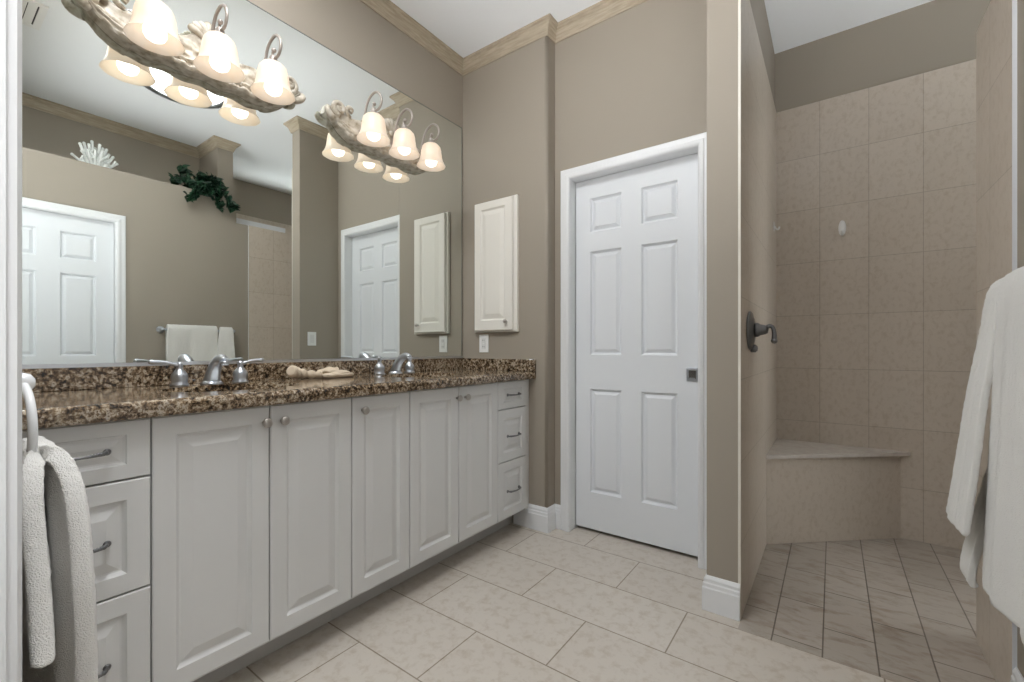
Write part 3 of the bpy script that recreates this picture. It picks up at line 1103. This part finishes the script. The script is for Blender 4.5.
obj('base', tri(bmesh.new(), [(XP1 + .0006, 2.738), (.306, YB - .0006), (XP1 + .0006, YB - .0006)], .001, .4655), M['tile_plain'], sb)
bm = tri(bmesh.new(), [(XP1 + .0006, 2.712), (.348, YB - .0006), (XP1 + .0006, YB - .0006)], .466, .486)
obj('seat', bm, M['bench'], sb)

sv = thing('shower_valve', 'dark pewter shower valve with curved lever on the tiled partition', 'shower valve', (XP1, 2.13, 1.135))
bm = bmesh.new()
lathe(bm, [(.083, .0006), (.083, .006), (.074, .012), (.058, .014), (.052, .019), (.030, .021)], (XP1, 2.135, 1.135), 32, 'X')
obj('escutcheon', bm, M['pewter'], sv)
bm = bmesh.new()
lathe(bm, [(.030, .0212), (.030, .034), (.024, .042), (.019, .062), (.015, .070), (0, .073)], (XP1, 2.132, 1.137), 22, 'X')
pts = smooth_path([(XP1 + .060, 2.132, 1.140), (XP1 + .075, 2.131, 1.152), (XP1 + .088, 2.130, 1.145), (XP1 + .093, 2.129, 1.120), (XP1 + .093, 2.128, 1.090)], 6)
n = len(pts)
tube(bm, pts, [.010 - .0025 * math.sin(PI * i / (n - 1)) + .001 * i / n for i in range(n)], 12)
ball(bm, pts[-1], .0125, 12)
obj('lever', bm, M['pewter'], sv)
ball_bm = lathe(bmesh.new(), [(.016, .0006), (.017, .018), (.011, .026), (0, .028)], (XP1, 2.178, 1.058), 16, 'X')
obj('diverter', ball_bm, M['pewter'], sv)

hk = thing('wall_hook', 'white plastic hook on the back shower tiles', 'hook', (.045, YB, 1.74))
obj('plate', ball(bmesh.new(), (.045, YB - .008, 1.770), .0074, 18, (2.6, 1, 6.2)), M['plastic'], hk)
pts = smooth_path([(.045, YB - .005, 1.775), (.045, YB - .014, 1.748), (.045, YB - .024, 1.738), (.045, YB - .031, 1.752)], 5)
obj('prong', tube(bmesh.new(), pts, .006, 10), M['plastic'], hk)
hk2 = thing('wall_hook', 'small white hook on the tiled partition side of the shower', 'hook', (XP1, 3.094, 1.79))
obj('plate', bx(bmesh.new(), XP1 + .0006, XP1 + .005, 3.080, 3.108, 1.768, 1.822, bev=.002), M['plastic'], hk2)
pts = smooth_path([(XP1 + .004, 3.094, 1.796), (XP1 + .016, 3.094, 1.778), (XP1 + .026, 3.094, 1.776), (XP1 + .031, 3.094, 1.790)], 5)
obj('prong', tube(bmesh.new(), pts, .005, 10), M['plastic'], hk2)


# ------------------------------------------------------------------ towels
def cloth_sheet(path, w0, w1, axis, nw, wave, i0=0, i1=None, lift=0.0):
    """sheet draped along path [(depth, z)]; widths run along 'axis'; wave(t, u) pushes the cloth outward; rows i0..i1 only"""
    bm = bmesh.new()
    n = len(path)
    rows = []
    for i, (d, z) in enumerate(path):
        if i < i0 or (i1 is not None and i > i1):
            continue
        a = Vector(path[min(i + 1, n - 1)]) - Vector(path[max(i - 1, 0)])
        nn = Vector((a.y, -a.x)).normalized()
        row = []
        t = i / (n - 1)
        for j in range(nw + 1):
            u = j / nw
            lo, hi = w0(t), w1(t)
            w = lo + (hi - lo) * u
            off = wave(t, u) + lift
            dd, zz = d + nn.x * off, z + nn.y * off
            row.append(bm.verts.new((w, dd, zz) if axis == 'X' else (dd, w, zz)))
        rows.append(row)
    for i in range(len(rows) - 1):
        for j in range(nw):
            f = bm.faces.new((rows[i][j], rows[i][j + 1], rows[i + 1][j + 1], rows[i + 1][j]))
            f.smooth = True
    return bm


def thicken(o, t, sub=2):
    m_ = o.modifiers.new('thick', 'SOLIDIFY'); m_.thickness = t; m_.offset = 0
    s_ = o.modifiers.new('soft', 'SUBSURF'); s_.levels = sub; s_.render_levels = sub
    tx = bpy.data.textures.new('terry', 'CLOUDS'); tx.noise_scale = .0065; tx.noise_depth = 2
    d_ = o.modifiers.new('nap', 'DISPLACE'); d_.texture = tx; d_.strength = .0045; d_.mid_level = .5


def interp(pts, n):
    P = smooth_path([(a, b_, 0) for a, b_ in pts], n)
    return [(p.x, p.y) for p in P]


# towel ring on the near wall
RC = Vector((-1.25, .134, .906))
tr_ = thing('towel_ring', 'white towel ring on the near wall beside the door casing', 'towel ring', (RC.x, NW, .898))
bm = lathe(bmesh.new(), [(.024, .0006), (.024, .007), (.016, .012), (.011, .018), (.011, .034), (.017, .040), (.0195, .050), (.0165, .060), (.008, .066), (0, .0665)],
           (RC.x, NW, RC.z + .086), 24, 'Y')
obj('post', bm, M['enamel'], tr_)
sw = R(3)                                             # the ring hangs slightly swung out on its post
pts = [(RC.x + .083 * math.cos(2 * PI * k / 40) * math.cos(sw), RC.y + .083 * math.cos(2 * PI * k / 40) * math.sin(sw), RC.z + .083 * math.sin(2 * PI * k / 40)) for k in range(40)]
obj('ring', tube(bmesh.new(), pts, .0068, 12, closed=True), M['enamel'], tr_)

pth = interp([(.187, .22), (.186, .45), (.183, .64), (.180, .77), (.174, .830), (.163, .860), (.149, .864), (.137, .850), (.132, .79), (.136, .68), (.139, .545)], 5)


def bunch(t):
    return min(1, abs(t - .60) / .40)


def w0f(t):
    return RC.x - .062 - .085 * bunch(t) ** .7


def w1f(t):
    return RC.x + .068 + (.130 if t < .6 else .165) * bunch(t) ** .8


def wv(t, u):
    f = min(1, abs(t - .6) / .3)
    o_ = (.007 * math.sin(u * 14 + 1.0) + .004 * math.sin(u * 29 + t * 5)) * (.35 + .65 * f) * (1.0 if t < .55 else .5)
    if t < .5:
        o_ -= .030 * (1 - u) ** 1.3 * min(1, (.5 - t) * 3)
    return o_


bm = cloth_sheet(pth, w0f, w1f, 'X', 28, wv)
o = single('hand_towel', bm, M['terry'], 'white terry hand towel hanging through the white ring', 'towel', (RC.x, .15, .22))
thicken(o, .028)

# towel bar with two towels
tb = thing('towel_bar', 'chrome towel bar on the right wall holding the towels', 'towel bar', (XR, 1.48, 1.215))
BX, BZ = .378, 1.212
bm = tube(bmesh.new(), [(BX, 1.215, BZ), (BX, 1.745, BZ)], .009, 14)
obj('bar', bm, M['chrome'], tb)
for y_ in (1.222, 1.738):
    bm = lathe(bmesh.new(), [(.027, -.0006), (.027, -.007), (.018, -.013), (.011, -.020), (.011, -.048), (.014, -.055), (.014, -.064), (.006, -.068), (0, -.0685)], (XR, y_, BZ), 20, 'X')
    obj('post', bm, M['chrome'], tb)


def hung(name, label, y0, y1, front_z, back_z, x_front_top, x_front_bot, x_back_bot, ztop, seed, amp, flare, bands=None, m=None):
    rnd = random.Random(seed)
    ph = [rnd.uniform(0, 6) for _ in range(3)]
    xm = (x_front_top + x_front_bot) / 2
    P = interp([(x_front_bot, front_z), (x_front_bot * .72 + x_front_top * .28, front_z + (ztop - front_z) * .28), (xm, front_z + (ztop - front_z) * .52),
                (x_front_top * .82 + x_front_bot * .18, ztop - .14), (x_front_top, ztop - .035), (BX - .012, ztop - .002), (BX + .010, ztop - .006), (BX + .022, ztop - .05),
                (BX + .018, ztop - .25), (x_back_bot, back_z + .08), (x_back_bot, back_z)], 5)
    a = lambda t: y0 - (flare[0] * max(0, .5 - t) * 2)
    b_ = lambda t: y1 + (flare[1] * max(0, .5 - t) * 2)

    def wv_(t, u):
        f = min(1, abs(t - .5) * 2.2) if t < .5 else .25 * min(1, (t - .5) * 2)
        return -f * (amp * math.sin(u * 7.5 + ph[0]) + amp * .5 * math.sin(u * 16 + ph[1] + t * 2) + amp * .25 * math.sin(u * 33 + ph[2]))
    bm = cloth_sheet(P, a, b_, 'Y', 30, wv_)
    loc = (BX, (y0 + y1) / 2, min(front_z, back_z))
    o = single(name, bm, m or M['terry'], label, 'towel', loc, 'white towels folded over the towel bar')
    thicken(o, .016)
    if bands:                                          # woven border lines across the front fall
        for lo_ in bands:
            bm = cloth_sheet(P, a, b_, 'Y', 30, wv_, lo_, lo_ + 1, -.0074)
            q = obj('border_band', bm, M['band'], o)
            k_ = q.modifiers.new('thick', 'SOLIDIFY'); k_.thickness = .002; k_.offset = 0
    return o, P


hung('bath_towel', 'wide white bath towel nearest the camera on the towel bar', 1.250, 1.604, .455, .50, .344, .316, .392, 1.245, 3, .010, (.03, -.012))
hung('bath_towel', 'narrow white towel at the far end of the towel bar beside the shower', 1.632, 1.724, .590, .437, .344, .262, .300, 1.238, 5, .003, (.085, .006))
# ------------------------------------------------------------------ things on the worktop and ledge
bm = bmesh.new()


def soft_pad(cx, cy, z, lx, ly, h, rot, seed, sag=.0):
    """rounded folded pad of cloth, closed, wrinkled with noise"""
    nu, nv = 36, 20
    cr, sr = math.cos(R(rot)), math.sin(R(rot))
    rings = []
    for i in range(nv + 1):
        ph = -PI / 2 + PI * i / nv
        ring = []
        for k in range(nu):
            th = 2 * PI * k / nu
            sq = lambda c_: math.copysign(abs(c_) ** .55, c_)
            px_, py_ = sq(math.cos(th)) * lx * abs(math.cos(ph)) ** .45, sq(math.sin(th)) * ly * abs(math.cos(ph)) ** .45
            pz_ = math.copysign(abs(math.sin(ph)) ** .8, math.sin(ph)) * h
            w_ = noise.noise(Vector((px_ * 34 + seed, py_ * 34, seed))) * .007 + noise.noise(Vector((px_ * 90, py_ * 90 + seed, seed))) * .003
            if ph > -.6:
                pz_ += w_ * 1.2 - sag * (py_ / ly)
            px_ *= 1 + w_ * 7
            py_ *= 1 + w_ * 5
            X_, Y_ = cx + px_ * cr - py_ * sr, cy + px_ * sr + py_ * cr
            ring.append(bm.verts.new((X_, Y_, max(ZC1 + .0006, z + h + pz_))))
        rings.append(ring)
    for i in range(nv):
        for k in range(nu):
            f = bm.faces.new((rings[i][k], rings[i][(k + 1) % nu], rings[i + 1][(k + 1) % nu], rings[i + 1][k])); f.smooth = True


soft_pad(-1.862, 1.180, ZC1, .050, .082, .011, 4, 1.3)
soft_pad(-1.868, 1.176, ZC1 + .017, .044, .072, .008, -10, 4.1, .006)
soft_pad(-1.874, 1.150, ZC1 + .027, .036, .040, .008, 24, 7.7, -.006)
p = smooth_path([(-1.850, 1.105, ZC1 + .018), (-1.868, 1.065, ZC1 + .019), (-1.874, 1.020, ZC1 + .025), (-1.862, .985, ZC1 + .033), (-1.850, .962, ZC1 + .040)], 7)
rr = [.013 + .012 * (k / (len(p) - 1)) ** .8 + .0035 * math.sin(k * 1.1) for k in range(len(p))]
rr[0] *= .5; rr[-1] *= .72
tube(bm, p, rr, 14)
p = smooth_path([(-1.900, 1.125, ZC1 + .014), (-1.905, 1.07, ZC1 + .016), (-1.892, 1.020, ZC1 + .018), (-1.880, .99, ZC1 + .020)], 7)
tube(bm, p, [.013 + .003 * math.sin(k * .9) for k in range(len(p))], 12)
for v in bm.verts:
    v.co.z = max(v.co.z, ZC1 + .0006)
o = single('washcloth', bm, M['cloth'], 'crumpled beige washcloth lying on the granite between the faucets', 'washcloth', (-1.86, 1.12, ZC1))

# coral
bm = bmesh.new()
rnd = random.Random(11)
cb_ = Vector((.53, .855, LED))
fan = [(-.128, .050, -.01), (-.098, .036, .015), (-.085, .145, .0), (-.060, .165, .02), (-.040, .150, -.02), (-.020, .185, .0), (.002, .150, .03), (.020, .170, -.015),
       (.045, .160, .02), (.060, .150, -.01), (.078, .125, .015), (.100, .110, .0), (.122, .065, .0), (-.01, .11, -.04), (.03, .12, -.045), (-.05, .1, -.04)]
for dy, dz, dx in fan:
    tip = cb_ + Vector((dx, dy, dz + .012))
    mid = cb_ + Vector((dx * .5, dy * .62, dz * .42 + .004))
    st = cb_ + Vector((dx * .2, dy * .38, .010))
    p = smooth_path([st, mid, tip], 5)
    tube(bm, p, [.013 - .004 * k / 10 for k in range(len(p))], 8)
    ball(bm, tip, .0105, 8)
    for q in range(2):
        t = rnd.uniform(.45, .8)
        bp0 = p[int(t * (len(p) - 1))]
        tp = bp0 + Vector((rnd.uniform(-.02, .02), rnd.choice((-1, 1)) * rnd.uniform(.012, .024), rnd.uniform(.02, .04)))
        tube(bm, [bp0, tp], [.009, .007], 7)
        ball(bm, tp, .0078, 7)
lathe(bm, [(.03, .0006), (.075, .004), (.08, .012), (.05, .024), (0, .028)], cb_, 20, 'Z', .55, 1.25)
single('coral', bm, M['coral'], 'white branching coral ornament on the plant ledge', 'ornament', tuple(cb_))

# ivy
iv = thing('ivy_plant', 'dark green trailing ivy spilling over the plant ledge', 'plant', (.50, 1.50, LED))
rnd = random.Random(5)
bmL, bmV = bmesh.new(), bmesh.new()


def leaf(c, dirv, up, L_):
    d = Vector(dirv).normalized()
    s = d.cross(Vector(up)).normalized()
    nn = s.cross(d)
    out_ = [(-.08, 0, 0), (-.16, .30, .03), (.10, .48, .05), (.42, .36, .04), (.70, .20, .0), (1.0, 0, -.10)]
    mid = [bmL.verts.new(c + d * (L_ * a) + nn * (L_ * (h - .07))) for a, b_, h in ((-.02, 0, 0), (.05, 0, 0), (.12, 0, .0), (.40, 0, .0), (.70, 0, -.02), (1.0, 0, -.03))]
    for sg in (-1, 1):
        ed = [bmL.verts.new(c + d * (L_ * a) + s * (sg * L_ * b_) + nn * (L_ * h)) for a, b_, h in out_[1:5]]
        seq = [mid[0]] + ed + [mid[5]]
        for k in range(5):
            q = [mid[k], seq[k], seq[k + 1], mid[k + 1]]
            q2 = []
            for v in q:
                if v not in q2:
                    q2.append(v)
            if len(q2) >= 3:
                f = bmL.faces.new(q2); f.smooth = True


strands = [[(.56, 1.50, 2.415), (.54, 1.42, 2.50), (.50, 1.35, 2.47), (.455, 1.30, 2.445)],
           [(.56, 1.50, 2.415), (.56, 1.44, 2.54), (.54, 1.41, 2.60)],
           [(.56, 1.50, 2.415), (.53, 1.50, 2.53), (.50, 1.52, 2.565)],
           [(.56, 1.52, 2.415), (.52, 1.58, 2.54), (.47, 1.62, 2.545), (.43, 1.65, 2.50)],
           [(.56, 1.52, 2.415), (.47, 1.50, 2.48), (.41, 1.47, 2.41), (.395, 1.43, 2.34), (.39, 1.40, 2.31)],
           [(.56, 1.52, 2.415), (.47, 1.56, 2.50), (.40, 1.60, 2.42), (.39, 1.62, 2.33), (.39, 1.615, 2.28)],
           [(.56, 1.52, 2.415), (.47, 1.62, 2.50), (.40, 1.67, 2.42), (.39, 1.715, 2.345), (.39, 1.735, 2.30)],
           [(.56, 1.52, 2.415), (.46, 1.54, 2.47), (.40, 1.55, 2.41), (.39, 1.545, 2.37)],
           [(.56, 1.52, 2.415), (.48, 1.45, 2.46), (.43, 1.40, 2.44)]]
for st in strands:
    p = smooth_path(st, 6)
    tube(bmV, p, [.0042 - .002 * k / len(p) for k in range(len(p))], 6)
    for k in range(2, len(p)):
        for q in range(2):
            ang = rnd.uniform(0, 2 * PI)
            L_ = rnd.uniform(.042, .072)
            dv = Vector((-.55 + rnd.uniform(-.4, .3), math.cos(ang), .75 * math.sin(ang) - .25))
            c = p[k] + Vector((rnd.uniform(-.035, .0), rnd.uniform(-.02, .02), rnd.uniform(-.01, .02)))
            if c.z < LED + .05 and c.x > .40:
                c.z = max(c.z, LED + .045)
            if c.z < LED and c.x > .385:
                c.x = .375
            leaf(c, dv, Vector((-.8, rnd.uniform(-.5, .5), .6)), L_)
obj('foliage', bmL, M['leaf'], iv, recalc=False)
obj('vine', bmV, M['vine'], iv)
